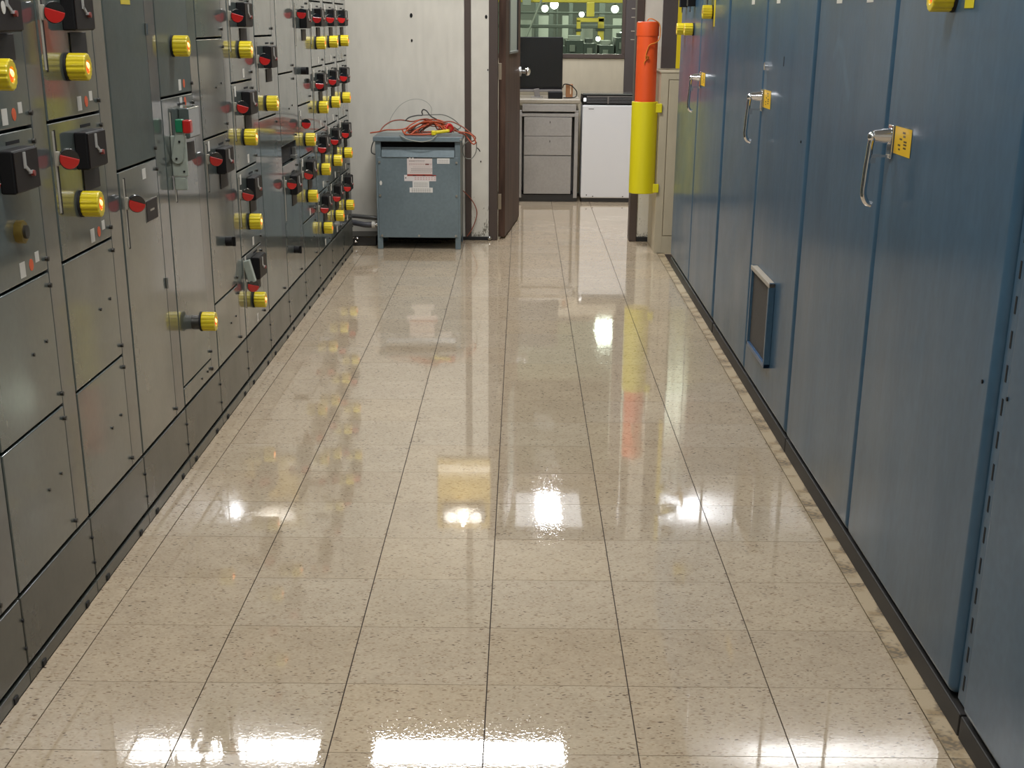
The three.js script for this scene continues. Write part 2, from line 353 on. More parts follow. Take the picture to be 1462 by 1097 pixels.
M.gloss = phys({ color: 0x1d1e20, roughness: 0.25, clearcoat: 1, clearcoatRoughness: 0.05 });
function leverKnob(parent, x, y, tilt = 0.25) {
  span(parent, 'lever_arm', M.worn, x - 0.007, x + 0.005, y - 0.016, y + 0.016, -0.012, 0.008, 0.002);
  put(parent, 'lever_knob', discG, M.gloss, x, y, 0.028, tilt, 0.45, 0);
  put(parent, 'knob_red_face', segG, M.red, x - 0.0062, y, 0.031, tilt, 0.45, 0);
  put(parent, 'knob_dark_face', capG, M.gloss, x - 0.0062, y, 0.031, tilt, 0.45, 0);
}
const haspG = mergeGeometries([box(0.012, 0.032, 0.003), box(0.026, 0.007, 0.003).clone().rotateZ(-0.5).translate(0.012, -0.018, 0), box(0.022, 0.006, 0.004).clone().translate(0.03, -0.026, 0.001)]);
function operator(parent, yb, o = {}) {
  const y0 = yb + 0.19, y1 = yb + 0.275;
  const b = span(parent, 'operator_box', M.black, 0.175, 0.325, y0, y1, 0, 0.031, 0.004);
  span(parent, 'operator_cover', M.boxFront, 0.178, 0.322, y0 + 0.003, y1 - 0.003, 0.031, 0.0335, 0.001);
  span(parent, 'operator_slot', M.void, 0.235, 0.315, y1 + 0.006, y1 + 0.013, -0.001, 0.0008);
  put(parent, 'hasp', haspG, M.haspMetal, 0.235, y1 - 0.022, 0.0345);
  put(parent, 'reset_button', cylZ(0.006, 0.008, 10), M.dullRed, 0.272, y0 + 0.034, 0.037);
  if (o.plate !== false) namePlate(parent, yb + 0.135, yb + 0.186);
}
function namePlate(parent, y0, y1, x0 = 0.218, x1 = 0.345) {
  span(parent, 'nameplate', M.plate, x0, x1, y0, y1, 0, 0.003, 0.001);
}
function slot(parent, y0, y1, x = 0.036) {
  span(parent, 'lever_slot', M.void, x - 0.003, x + 0.009, y0, y1, -0.001, 0.0007);
  span(parent, 'slot_edge', M.worn, x - 0.014, x - 0.003, y0 + 0.004, y1 - 0.002, -0.001, 0.001);
}
function stickers(parent, yb, kind = 3) {
  span(parent, 'sticker', M.white, 0.23, 0.262, yb + 0.012, yb + 0.044, 0, 0.0008);
  if (kind > 1) put(parent, 'sticker', cylZ(0.0125, 0.0008, 18), M.orangeDot, 0.302, yb + 0.03, 0.0004);
  if (kind > 2) span(parent, 'sticker', M.white, 0.33, 0.354, yb + 0.03, yb + 0.052, 0, 0.0008);
}
const latchG = cylZ(0.0052, 0.007, 8);
const smallScrewG = cylZ(0.004, 0.005, 6);
function blackKnob(parent, x, y) {
  const k = put(parent, 'reset_knob', cylZ(0.017, 0.024, 10), M.black, x, y, 0.012);
  put(parent, 'reset_knob_grip', box(0.008, 0.034, 0.012, 0.002), M.black, x, y, 0.029);
}

// ---------- left: grey motor control sections ----------
const SEAMS = [0.736, 0.223, -0.292, -0.802, -1.318, -1.838, -2.36, -2.878, -3.394, -3.907, -4.42, -4.928, -5.432, -5.925, -6.42];
const U = 'unit';
const SECT = [
  { lab: 'grey control section nearest the viewer, left of the frame edge', doors: [[0.205, 0.818], [0.818, 1.433]] },
  { lab: 'grey control section at the lower left frame edge, plain doors', doors: [[0.205, 0.513], [0.513, 0.818], [0.818, 1.126], [1.126, 1.433]] },
  { lab: 'grey control section with a dull brass knob beside the left frame edge', doors: [[0.205, 0.513], [0.513, 0.818], [0.818, 1.126, U, { brass: 1 }], [1.126, 1.433, U, { lit: 2, oval: 1 }]] },
  { lab: 'grey control section with two black operator boxes and two lit yellow lamps', doors: [[0.205, 0.513], [0.513, 0.818], [0.818, 1.126, U, { lit: 2 }], [1.126, 1.433, U, { lit: 2 }]] },
  { lab: 'grey control section with a small yellow sticker high on a plain door', doors: [[0.205, 0.971, 'low'], [0.971, 1.62, 'sticker']] },
  { lab: 'grey control section with a large green and red topped flange handle', doors: [[0.205, 0.266], [0.266, 1.127, 'flange'], [1.127, 1.74, 'lamp']] },
  { lab: 'grey control section with one lever and a black knob, right of the flange handle', doors: [[0.205, 0.427], [0.427, 0.971, 'mid'], [0.971, 1.285], [1.285, 1.74]] },
  { lab: 'grey control section with four lit yellow lamps, lowest lever pulled down', doors: [[0.205, 0.506, U, { lit: 2, down: 1, st: 1 }], [0.506, 0.818, U, { lit: 2, st: 1 }], [0.818, 1.128, U, { lit: 2, st: 1 }], [1.128, 1.44, U, { lit: 2, st: 1 }]] },
  { lab: 'grey control section with one lever near the top above a tall plain door', doors: [[0.205, 0.97], [0.97, 1.283, U, { lit: 2, st: 0, light: 0.055 }], [1.283, 1.74]] },
  { lab: 'grey control section with a dark open gap between its doors', doors: [[0.205, 0.745, 'gap'], [0.822, 1.125], [1.125, 1.74]] },
  { lab: 'grey control section with levers at three uneven heights', doors: [[0.205, 0.427], [0.427, 0.733, U, { st: 1 }], [0.733, 0.968, 'short'], [0.968, 1.45, 'top']] },
  { lab: 'grey control section of four stacked lever units, third from the end wall', doors: 4 },
  { lab: 'grey control section of four stacked lever units, second from the end wall', doors: 4 },
  { lab: 'grey control section of four stacked lever units next to the end wall', doors: 4 },
];
SECT.forEach((sd, si) => {
  const z0 = SEAMS[si], W = z0 - SEAMS[si + 1], g = thing('motor_control_section', sd.lab, 'control cabinet', XL, 0, z0, Math.PI / 2, 'row of grey motor control sections');
  const wx = 0.408;                                 // vertical wireway strip from here
  span(g, 'body', M.carcass, 0.003, W - 0.003, 0.03, 2.28, -0.55, -0.02);
  if (si === SECT.length - 1) span(g, 'end_panel', M.grey, W - 0.003, W, 0.03, 2.28, -0.55, -0.004, 0.001);
  span(g, 'base_channel', M.greyBase, 0.001, W - 0.001, 0, 0.032, -0.5, 0.0, 0.002);
  for (const cx of [0.09, 0.42]) put(g, 'base_clip', box(0.022, 0.014, 0.004, 0.001), M.blackMatte, cx, 0.008, 0.001);
  const lower = span(g, 'base_panel', M.greyBase, 0.003, W - 0.003, 0.045, 0.198, -0.018, 0, 0.003);
  for (const y of [0.085, 0.15]) put(lower, 'screw', smallScrewG, M.blackMatte, W - 0.006, y, 0.002);
  const strip = span(g, 'wireway_cover', M.greyStrip, wx + 0.002, W - 0.003, 0.206, 1.98, -0.018, -0.001, 0.003);
  span(g, 'top_panel', M.grey, 0.003, W - 0.003, 1.986, 2.28, -0.018, 0, 0.003);
  let doors = sd.doors;
  if (doors === 4) doors = [[0.205, 0.506, U, { st: 1 }], [0.506, 0.815, U, { st: 1 }], [0.815, 1.125, U, { st: 1 }], [1.125, 1.433, U, { st: 1 }]];
  doors = doors.slice(); const top = doors[doors.length - 1][1]; if (top < 1.9) doors.push([top, 1.98]);
  for (const [y0, y1, kind, o = {}] of doors) {
    const d = span(g, 'door', kind === 'sticker' || kind === 'lamp' ? M.greyMatte : M.grey, 0.003, wx - 0.002, y0 + 0.003, y1 - 0.003, -0.018, 0, 0.003);
    d.rotation.set(rr(-1, 1) * 0.0015, rr(-1, 1) * 0.0022, 0);
    for (const y of [y0 + 0.028, y1 - 0.03]) put(d, 'latch', latchG, M.darkSteel, wx - 0.012, y, 0.004);
    if (!kind && y1 - y0 < 0.4) for (const [px, py] of [[0.25, 0.45], [0.34, 0.48]]) put(d, 'screw', smallScrewG, M.darkSteel, px, y0 + py * (y1 - y0) * 1.1, 0.001);
    if (kind === U) {
      const far = si > 10; 
      slot(d, y0 + 0.105, y0 + 0.29);
      leverKnob(d, 0.036, y0 + (o.down ? 0.19 : 0.228), far ? 0.1 : 0.3);
      if (o.down) { const s = put(d, 'lever_sleeve', box(0.03, 0.085, 0.028, 0.004), M.leverGrey, 0.04, y0 + 0.245, 0.018, -0.25); }
      operator(d, y0, { plate: !o.brass });
      if (o.brass) { put(d, 'lamp_socket', cylZ(0.024, 0.016, 8), M.bronze, 0.24, y0 + 0.108, 0.008); put(d, 'lamp_socket_core', cylZ(0.014, 0.022, 14), M.darkSteel, 0.24, y0 + 0.108, 0.011); }
      else pilot(d, 0.178, y0 + (o.light || 0.112), o.lit === undefined ? (far ? 1 : 1) : o.lit);
      if (o.oval) { const ov = put(d, 'oval_label', cylZ(0.011, 0.003, 20), M.white, 0.215, y0 + 0.235, 0.033); ov.scale.y = 1.1; }
      if (o.st !== 0) stickers(d, y0, o.st ? 1 : 3);
      if (o.st) span(d, 'tape_strip', M.white, 0.05, 0.075, y0 + 0.262, y0 + 0.298, 0, 0.0012);
    } else if (kind === 'low') {
      slot(d, 0.766, 0.95, 0.05); leverKnob(d, 0.05, 0.885, 0.35);
      span(d, 'nameplate_back', M.steel, 0.243, 0.372, 0.808, 0.868, 0, 0.0015); namePlate(d, 0.81, 0.866, 0.248, 0.37);
      span(d, 'nameplate_print', M.drab, 0.285, 0.33, 0.836, 0.841, 0.003, 0.0034);
      span(d, 'sticker', M.white, 0.24, 0.276, 0.927, 0.955, 0, 0.0008);
      put(d, 'hinge_pin', cylG(0.004, 0.03, 8), M.steel, 0.404, 0.613, 0.003);
    } else if (kind === 'sticker') {
      span(d, 'sticker', M.yellow, 0.172, 0.262, 1.378, 1.44, 0, 0.001); put(d, 'hinge_pin', cylG(0.004, 0.03, 8), M.steel, 0.404, 1.316, 0.003);
    } else if (kind === 'flange') {
      span(d, 'gear_box', M.grey, 0.195, 0.345, 1.0, 1.09, 0, 0.032, 0.005);
      span(d, 'gear_slot', M.void, 0.2, 0.3, 1.096, 1.103, -0.001, 0.0008);
      slot(d, 0.82, 1.085, 0.1);
      span(d, 'flange_plate', M.leverGrey, 0.07, 0.088, 0.9, 1.018, 0, 0.046, 0.004);
      span(d, 'flange_foot', M.leverGrey, 0.073, 0.086, 0.86, 0.898, 0.003, 0.041, 0.004);
      const lv = new THREE.Shape(); lv.absarc(0, 0, 0.016, Math.PI, 0, false); lv.lineTo(0.017, 0.082); lv.lineTo(-0.008, 0.082); lv.closePath();
      put(d, 'flange_lever', new THREE.ExtrudeGeometry(lv, { depth: 0.006, bevelEnabled: true, bevelSize: 0.0015, bevelThickness: 0.0015, bevelSegments: 1 }).rotateY(-Math.PI / 2), M.leverGrey, 0.068, 0.955, 0.02, 0.13, 0, 0);
      for (const [py, pz] of [[0.953, 0.018], [1.002, 0.03], [0.915, 0.036]]) put(d, 'pivot_pin', cylG(0.0032, 0.006, 12).rotateZ(Math.PI / 2), M.void, py > 0.94 ? 0.059 : 0.0695, py, pz);
      span(d, 'grip_green', M.green, 0.052, 0.084, 1.028, 1.066, 0.022, 0.044, 0.004); span(d, 'grip_red', M.red, 0.05, 0.086, 1.026, 1.064, 0.044, 0.068, 0.005);
      namePlate(d, 0.926, 0.982, 0.268, 0.375);
      stickers(d, 1.075, 2);
      put(d, 'lamp_nut', nutG, M.darkSteel, 0.178, 0.437, 0.014); pilot(d, 0.178, 0.44, 2, 0.026);
    } else if (kind === 'lamp') {
      pilot(d, 0.185, 1.268, 2); stickers(d, 1.127, 2);
    } else if (kind === 'mid') {
      slot(d, 0.8, 0.955); leverKnob(d, 0.036, 0.908, 0.3); operator(d, 0.655); blackKnob(d, 0.25, 0.607);
      span(d, 'tape_strip', M.white, 0.06, 0.085, 0.93, 0.962, 0, 0.0012);
    } else if (kind === 'gap') {
      slot(d, 0.5, 0.7); leverKnob(d, 0.036, 0.665, 0.2); operator(d, 0.412); blackKnob(d, 0.21, 0.352);
      span(g, 'open_cubicle', M.void, 0.004, wx - 0.004, 0.748, 0.819, -0.019, -0.012);
      const br = span(g, 'drawout_bracket', M.steel, 0.3, 0.36, 0.752, 0.766, -0.014, 0.012, 0.002);
      span(br, 'bracket_tab', M.steel, 0.33, 0.345, 0.766, 0.8, -0.01, 0.008, 0.002);
    } else if (kind === 'short') {
      slot(d, 0.85, 0.945); leverKnob(d, 0.036, 0.888, 0.1); pilot(d, 0.178, 0.806, 1); span(d, 'tape_strip', M.white, 0.06, 0.08, 0.92, 0.945, 0, 0.0012);
    } else if (kind === 'top') {
      slot(d, 1.232, 1.416); leverKnob(d, 0.036, 1.372, 0.1); operator(d, 1.118); blackKnob(d, 0.16, 1.12); put(d, 'spare_knob', box(0.03, 0.02, 0.012, 0.003), M.darkSteel, 0.33, 1.07, 0.006);
    }
  }
});

// ---------- right: blue switchgear cabinets ----------
const rowTex = canvasTex(128, 96, (g, w, h) => {
  g.fillStyle = '#e6b90c'; g.fillRect(0, 0, w, h); g.fillStyle = '#4a3512';
  for (const [x, y, ww, hh] of [[60, 14, 22, 7], [66, 26, 18, 7], [40, 38, 20, 6], [72, 44, 24, 6], [72, 54, 24, 6], [30, 60, 20, 6], [72, 66, 22, 6], [36, 74, 14, 6]]) g.fillRect(x, y, ww, hh);
});
M.tag = std({ map: rowTex, roughness: 0.5 });
const tagG = (w, h) => new THREE.PlaneGeometry(w, h);
const handlePts = [[0, 1.094, 0.012], [0, 1.098, 0.034], [0, 1.088, 0.047], [0, 1.05, 0.052], [0, 0.99, 0.056], [0, 0.955, 0.056], [0, 0.938, 0.047], [0, 0.934, 0.036]];
const handleG = tube(handlePts, 0.0075, 40, 10).scale(1.25, 1, 1);
function doorHandle(parent, x, tag = true) {
  const pl = span(parent, 'handle_plate', M.chrome, x - 0.02, x + 0.02, 1.042, 1.12, 0, 0.007, 0.003);
  put(parent, 'handle_boss', cylZ(0.0125, 0.04, 18, 0.019), M.chrome, x, 1.094, 0.026);
  put(parent, 'handle_elbow', new THREE.SphereGeometry(0.0125, 16, 12), M.chrome, x, 1.092, 0.047);
  put(parent, 'lever_handle', handleG, M.chrome, x, 0, 0);
  put(parent, 'handle_hasp', mergeGeometries([box(0.012, 0.006, 0.046).clone().translate(0, 1.048, 0.026), box(0.016, 0.014, 0.018).clone().translate(0, 1.038, 0.046)]), M.chrome, x, 0, 0);
  if (tag) put(parent, 'warning_tag', tagG(0.15, 0.062), M.tag, x + 0.1, 1.088, 0.0012);
}
function louver(parent, x0, x1, y0, y1) {
  const dp = 0.022;
  span(parent, 'vent_side', M.blue, x0, x0 + 0.02, y0, y1, 0, dp, 0.002); span(parent, 'vent_side', M.blue, x1 - 0.02, x1, y0, y1, 0, dp, 0.002);
  span(parent, 'vent_rail', M.drab, x0, x1, y1 - 0.016, y1, 0, dp + 0.001, 0.002); span(parent, 'vent_rail', M.blueFrame, x0, x1, y0, y0 + 0.016, 0, dp, 0.002);
  span(parent, 'vent_filter', M.ventmesh, x0 + 0.02, x1 - 0.02, y0 + 0.016, y1 - 0.016, 0, 0.012);
}
const meshTex = canvasTex(128, 128, (g) => { g.fillStyle = '#2c2a28'; g.fillRect(0, 0, 128, 128); g.fillStyle = '#57524c'; for (let i = 0; i < 16; i++) { g.fillRect(i * 8, 0, 2, 128); g.fillRect(0, i * 8, 128, 2); } });
meshTex.wrapS = meshTex.wrapT = THREE.RepeatWrapping; meshTex.repeat.set(12, 12);
M.ventmesh = std({ map: meshTex, roughness: 0.7 });
const CX = 0.95;
const leafGeo = (w, h, d, r) => boxUV(new RoundedBoxGeometry(w, h, d, 3, r));
function unitUV(mesh, w, h) { const g = mesh.geometry, p = g.attributes.position, u = g.attributes.uv; for (let i = 0; i < p.count; i++) u.setXY(i, p.getX(i) / w + 0.5, p.getY(i) / h + 0.5); }
// paint with rubbed polish marks: strokes given as [points in metres from the lower left corner of the door, width, strength]
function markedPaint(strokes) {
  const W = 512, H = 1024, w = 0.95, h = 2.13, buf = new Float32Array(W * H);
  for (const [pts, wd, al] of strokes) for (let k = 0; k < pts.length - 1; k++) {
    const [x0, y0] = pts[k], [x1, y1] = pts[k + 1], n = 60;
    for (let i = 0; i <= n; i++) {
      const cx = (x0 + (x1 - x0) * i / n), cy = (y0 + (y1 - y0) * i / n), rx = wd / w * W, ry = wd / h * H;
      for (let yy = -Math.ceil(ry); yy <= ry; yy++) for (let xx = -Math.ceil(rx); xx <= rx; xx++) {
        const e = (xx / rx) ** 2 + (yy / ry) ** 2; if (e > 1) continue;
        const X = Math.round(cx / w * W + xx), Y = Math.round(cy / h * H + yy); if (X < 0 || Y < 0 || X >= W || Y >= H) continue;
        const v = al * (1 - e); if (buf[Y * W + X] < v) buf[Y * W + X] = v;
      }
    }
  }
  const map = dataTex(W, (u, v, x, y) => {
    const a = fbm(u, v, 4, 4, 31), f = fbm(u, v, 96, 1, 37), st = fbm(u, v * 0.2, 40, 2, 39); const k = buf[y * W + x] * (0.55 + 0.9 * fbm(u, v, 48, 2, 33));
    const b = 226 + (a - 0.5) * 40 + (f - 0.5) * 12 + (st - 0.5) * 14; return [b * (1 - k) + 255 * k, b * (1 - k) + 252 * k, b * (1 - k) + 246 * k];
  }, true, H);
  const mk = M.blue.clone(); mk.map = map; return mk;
}
function cabinet(label, zFar, zNear, mid, fit) {
  const W = zNear - zFar, g = thing('switchgear_cabinet', label, 'cabinet', CX, 0, zFar, -Math.PI / 2, 'row of blue switchgear cabinets');
  span(g, 'body', M.blueFrame, 0.004, W - 0.004, 0.055, 2.2, -0.75, -0.046);
  span(g, 'plinth', M.plinth, 0, W, 0, 0.05, -0.72, -0.004, 0.003);
  const leaf = (x0, x1, marks) => { const t = put(g, 'door', leafGeo(x1 - x0, 2.13, 0.044, 0.02), marks ? markedPaint(marks) : M.blue, (x0 + x1) / 2, 1.125, -0.022); if (marks) unitUV(t, x1 - x0, 2.13); return t; };
  const a = leaf(0.008, mid - 0.003, fit.marksA), b = leaf(mid + 0.003, W - (fit.hinge || 0.008), fit.marksB);
  fit.build(g, a, b, W, (z) => z - zFar); return g;
}
function label2(parent, x, y) { span(parent, 'sticker', M.white, x - 0.035, x + 0.035, y - 0.003, y + 0.04, 0, 0.001); }
function capSwitch(parent, x, y) {
  span(parent, 'selector_block', M.black, x - 0.03, x + 0.03, y, y + 0.06, 0, 0.04, 0.004);
  put(parent, 'selector_stem', cylG(0.004, 0.03, 8), M.steel, x, y - 0.012, 0.024);
}
cabinet('blue double-door cabinet at the far end, beside the beige wall box', -5.95, -4.012, 0.955, {
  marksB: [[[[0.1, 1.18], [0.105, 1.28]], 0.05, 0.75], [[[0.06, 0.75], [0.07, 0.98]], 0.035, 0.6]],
  build(g, a, b, W, L) {
    doorHandle(b, L(-4.9)); pilot(b, L(-4.57), 1.393, 0); span(b, 'sticker', M.yellow, L(-4.57) + 0.035, L(-4.57) + 0.085, 1.33, 1.46, 0, 0.0012);
    pilot(a, L(-5.32), 1.315, 0); pilot(a, L(-5.7), 1.315, 0); capSwitch(a, L(-5.32), 1.425); capSwitch(a, L(-5.7), 1.425); capSwitch(b, L(-4.62), 1.45);
  }
});
cabinet('blue double-door cabinet with a framed vent low on its door', -3.985, -2.085, 0.97, {
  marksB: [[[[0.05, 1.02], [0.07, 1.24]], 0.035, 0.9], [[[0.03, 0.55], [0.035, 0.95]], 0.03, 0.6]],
  build(g, a, b, W, L) {
    doorHandle(b, L(-2.985)); louver(b, L(-2.86), L(-2.45), 0.2, 0.5);
    put(b, 'key_lock', cylZ(0.014, 0.014, 18), M.chrome, L(-2.92), 1.2, 0.007); span(b, 'door_slot', M.void, L(-2.61), L(-2.6), 1.208, 1.24, -0.001, 0.0008);
    put(b, 'door_screw', smallScrewG, M.void, L(-2.19), 0.994, 0); label2(a, L(-3.36), 1.415); label2(b, L(-2.79), 1.412);
  }
});
cabinet('blue double-door cabinet with one yellow lamp and a piano hinge at its near edge', -2.075, -0.092, 0.942, {
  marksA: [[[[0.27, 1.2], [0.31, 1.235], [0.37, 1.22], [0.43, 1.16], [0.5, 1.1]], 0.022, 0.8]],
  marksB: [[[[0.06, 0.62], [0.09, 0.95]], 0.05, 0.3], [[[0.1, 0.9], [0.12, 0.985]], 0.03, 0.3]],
  hinge: 0.062,
  build(g, a, b, W, L) {
    doorHandle(b, L(-1.062)); pilot(b, L(-0.675), 1.397, 2);
    const st = put(b, 'warning_sticker', tagG(0.062, 0.085), M.noArc, L(-0.565), 1.416, 0.0012);
    label2(a, L(-1.79), 1.4); label2(a, L(-1.42), 1.398);
    put(b, 'door_screw', smallScrewG, M.void, L(-0.2), 0.706, 0);
    span(g, 'hinge_leaf', M.blue, W - 0.052, W - 0.001, 0.06, 2.19, -0.046, -0.014, 0.002);
    for (let i = 0; i < 33; i++) span(g, 'hinge_slot', M.void, W - 0.03, W - 0.022, 0.09 + i * 0.0635, 0.122 + i * 0.0635, -0.015, -0.0132);
  }
});
cabinet('blue cabinet nearest the viewer, cut off by the right frame edge', -0.084, 1.88, 0.975, {
  build(g, a, b, W, L) {
    doorHandle(b, L(0.94)); put(a, 'door_screw', smallScrewG, M.void, L(-0.055), 0.709, 0); pilot(b, L(1.4), 1.397, 1);
  }
});

// ---------- transformer at the end of the aisle ----------
M.trafo = enamel(0x75838a, { clearcoat: 0.25, clearcoatRoughness: 0.3, roughness: 0.5 });
const specTex = canvasTex(256, 256, (g, w, h) => {
  g.clearRect(0, 0, w, h); g.fillStyle = '#151313'; g.fillRect(0, 0, w, 20); g.fillStyle = '#cfc4be'; g.fillRect(0, 20, w, h - 20);
  const row = (y, x0, x1, c, hh = 6) => { g.fillStyle = c; for (let x = x0; x < x1; x += 18) g.fillRect(x, y, 8 + (x * 7 + y) % 9, hh); };
  g.fillStyle = '#d8d2cc'; g.fillRect(20, 4, 18, 22); g.fillRect(52, 2, 16, 26); row(6, 100, 230, '#5c5555', 8);
  row(48, 20, 60, '#9a8a86', 14); row(46, 74, 170, '#7d7573'); row(60, 74, 170, '#7d7573'); row(90, 20, 245, '#a8827c', 7); row(104, 20, 245, '#a8827c', 7);
  g.fillStyle = '#6b2f28'; g.fillRect(186, 92, 36, 16); row(134, 60, 240, '#a89994', 7); row(160, 40, 240, '#8d8580', 9); row(186, 40, 240, '#8d8580', 9); row(210, 30, 240, '#9b928d', 6);
  g.fillStyle = '#b3554a'; g.fillRect(0, 238, w, 18);
});
const warnTex = canvasTex(256, 64, (g, w, h) => { g.fillStyle = '#d6cfcc'; g.fillRect(0, 0, w, h); g.fillStyle = '#a8382f'; g.fillRect(24, 0, w - 24, 12); g.fillStyle = '#3a1714'; g.fillRect(70, 4, 26, 8); g.fillRect(150, 4, 20, 8); g.fillRect(220, 5, 20, 8); g.fillStyle = '#c08d86'; for (let y = 22; y < 54; y += 12) for (let x = 84; x < 240; x += 22) g.fillRect(x, y, 14, 5); g.fillStyle = '#444'; g.fillRect(8, 24, 8, 14); });
const noteTex = canvasTex(256, 64, (g, w, h) => { g.fillStyle = '#d9d6d0'; g.fillRect(0, 0, w, h); g.fillStyle = '#85827d'; for (let y = 14; y < 56; y += 13) for (let x = 22; x < 235; x += 24) g.fillRect(x, y, 17, 5); });
M.noArc = std({ map: canvasTex(64, 96, (g, w, h) => { g.fillStyle = '#d8c820'; g.fillRect(0, 0, w, h); g.fillStyle = '#e8e4d0'; g.fillRect(8, 30, 48, 44); g.fillStyle = '#38301c'; g.beginPath(); g.moveTo(12, 74); g.lineTo(30, 40); g.lineTo(34, 60); g.lineTo(50, 36); g.lineTo(38, 74); g.fill(); }), roughness: 0.5 });
scene.traverse(o => { if (o.name === 'warning_sticker') o.material = M.noArc; });
const TZ = -6.5;
const tr = thing('dry_transformer', 'blue-grey ventilated transformer box standing on the floor under tangled cords', 'transformer', -0.577, 0, TZ);
{
  const x0 = -0.262, x1 = 0.262, d = -0.36;
  span(tr, 'core_case', M.void, x0 + 0.02, x1 - 0.02, 0.075, 0.655, d + 0.005, -0.05);
  span(tr, 'side_panel', M.trafo, x0, x0 + 0.004, 0.06, 0.66, d, -0.004, 0.001); span(tr, 'side_panel', M.trafo, x1 - 0.004, x1, 0.06, 0.66, d, -0.004, 0.001);
  span(tr, 'rear_panel', M.trafo, x0, x1, 0.06, 0.66, d - 0.004, d, 0.001);
  for (const [a, b] of [[x0, x0 + 0.034], [x1 - 0.034, x1]]) { span(tr, 'corner_post', M.trafo, a, b, 0.0, 0.66, -0.03, 0.002, 0.003); span(tr, 'leg', M.trafo, a, b, 0, 0.07, d, d + 0.03, 0.003); }
  const fp = span(tr, 'front_panel', M.trafo, x0 + 0.012, x1 - 0.012, 0.072, 0.56, -0.012, 0.006, 0.003);
  for (const [x, y] of [[x0 + 0.024, 0.53], [x1 - 0.024, 0.53], [x0 + 0.024, 0.33], [x1 - 0.024, 0.33], [x0 + 0.03, 0.085], [x1 - 0.03, 0.085], [0, 0.085]]) put(fp, 'panel_screw', cylZ(0.007, 0.006, 10), M.steel, x, y, 0.008);
  const L = (name, mat, a, b, c, e) => put(fp, name, tagG(b - a, e - c), mat, (a + b) / 2, (c + e) / 2, 0.0072);
  L('rating_label', std({ map: specTex, roughness: 0.5 }), -0.067, 0.089, 0.452, 0.562); L('warning_label', std({ map: warnTex, roughness: 0.5 }), -0.086, 0.111, 0.418, 0.455);
  L('note_label', std({ map: noteTex, roughness: 0.5 }), -0.035, 0.068, 0.379, 0.418); L('note_label', std({ map: noteTex, roughness: 0.5 }), -0.054, 0.09, 0.349, 0.379); L('note_label', std({ map: noteTex, roughness: 0.5 }), 0.119, 0.196, 0.523, 0.555);
  put(tr, 'sloped_baffle', box(0.45, 0.062, 0.003), M.trafo, 0, 0.589, -0.012, -0.42);
  put(tr, 'baffle_lip', box(0.45, 0.006, 0.012, 0.002), M.trafo, 0, 0.562, 0.004);
  span(tr, 'top_cover', M.trafo, x0 - 0.012, x1 + 0.012, 0.652, 0.682, d - 0.012, 0.014, 0.005);
  put(tr, 'cover_bolt', cylZ(0.006, 0.008, 10), M.chrome, x1 + 0.004, 0.668, 0.015);
  const chip = put(fp, 'paint_chip', cylZ(0.008, 0.001, 7), M.white, x0 + 0.03, 0.405, 0.0066); chip.scale.y = 1.8;
}

// ---------- cords piled on the transformer ----------
const CV = {
  oa: [[-0.885, 0.69], [-0.825, 0.699], [-0.78, 0.711], [-0.711, 0.714], [-0.662, 0.721], [-0.622, 0.746], [-0.562, 0.772], [-0.503, 0.761], [-0.454, 0.761]],
  ob: [[-0.825, 0.699], [-0.8, 0.73], [-0.75, 0.759], [-0.7, 0.766], [-0.666, 0.764], [-0.621, 0.76], [-0.562, 0.774], [-0.523, 0.777], [-0.488, 0.756]],
  oc: [[-0.662, 0.719], [-0.652, 0.7], [-0.623, 0.696], [-0.583, 0.718], [-0.523, 0.746], [-0.464, 0.756], [-0.434, 0.738], [-0.455, 0.704], [-0.524, 0.69], [-0.603, 0.69], [-0.642, 0.693], [-0.622, 0.722], [-0.562, 0.755], [-0.503, 0.765], [-0.444, 0.752], [-0.405, 0.724], [-0.375, 0.719], [-0.395, 0.743], [-0.42, 0.738]],
  od: [[-0.444, 0.756], [-0.38, 0.761], [-0.331, 0.743], [-0.292, 0.722], [-0.252, 0.692], [-0.225, 0.668], [-0.237, 0.649], [-0.277, 0.644]],
  oe: [[-0.366, 0.71], [-0.316, 0.701], [-0.272, 0.696], [-0.242, 0.678], [-0.223, 0.64], [-0.238, 0.63], [-0.27, 0.66], [-0.29, 0.684], [-0.331, 0.696]],
  ga: [[-0.666, 0.764], [-0.641, 0.783], [-0.591, 0.795], [-0.557, 0.798], [-0.561, 0.816], [-0.551, 0.831], [-0.532, 0.826], [-0.503, 0.793], [-0.468, 0.775]],
  th: [[-0.77, 0.74], [-0.759, 0.773], [-0.733, 0.815], [-0.698, 0.853], [-0.649, 0.881], [-0.599, 0.891], [-0.55, 0.882], [-0.516, 0.859], [-0.502, 0.831], [-0.505, 0.808], [-0.488, 0.761], [-0.464, 0.714]],
  br: [[-0.557, 0.798], [-0.478, 0.801], [-0.429, 0.799], [-0.38, 0.78], [-0.341, 0.752], [-0.321, 0.724], [-0.356, 0.71]],
  lp: [[-0.219, 0.641], [-0.224, 0.579], [-0.252, 0.541], [-0.289, 0.545], [-0.306, 0.58], [-0.303, 0.614], [-0.279, 0.641], [-0.242, 0.648]],
};
const wob = (pts, z, a, f) => pts.map(([x, y], i) => [x, y, z + a * Math.sin(i * f + z * 40)]);
M.orange = std({ color: 0xb5502e, roughness: 0.5 }); M.orangeDull = std({ color: 0x96503a, roughness: 0.55 }); M.greyCord = std({ color: 0x6f7068, roughness: 0.5 }); M.darkCord = std({ color: 0x3a3b38, roughness: 0.5 }); M.paleCord = std({ color: 0x9a9a90, roughness: 0.5 });
const oc = thing('extension_cord', 'tangled orange cord heaped on top of the transformer', 'cord');
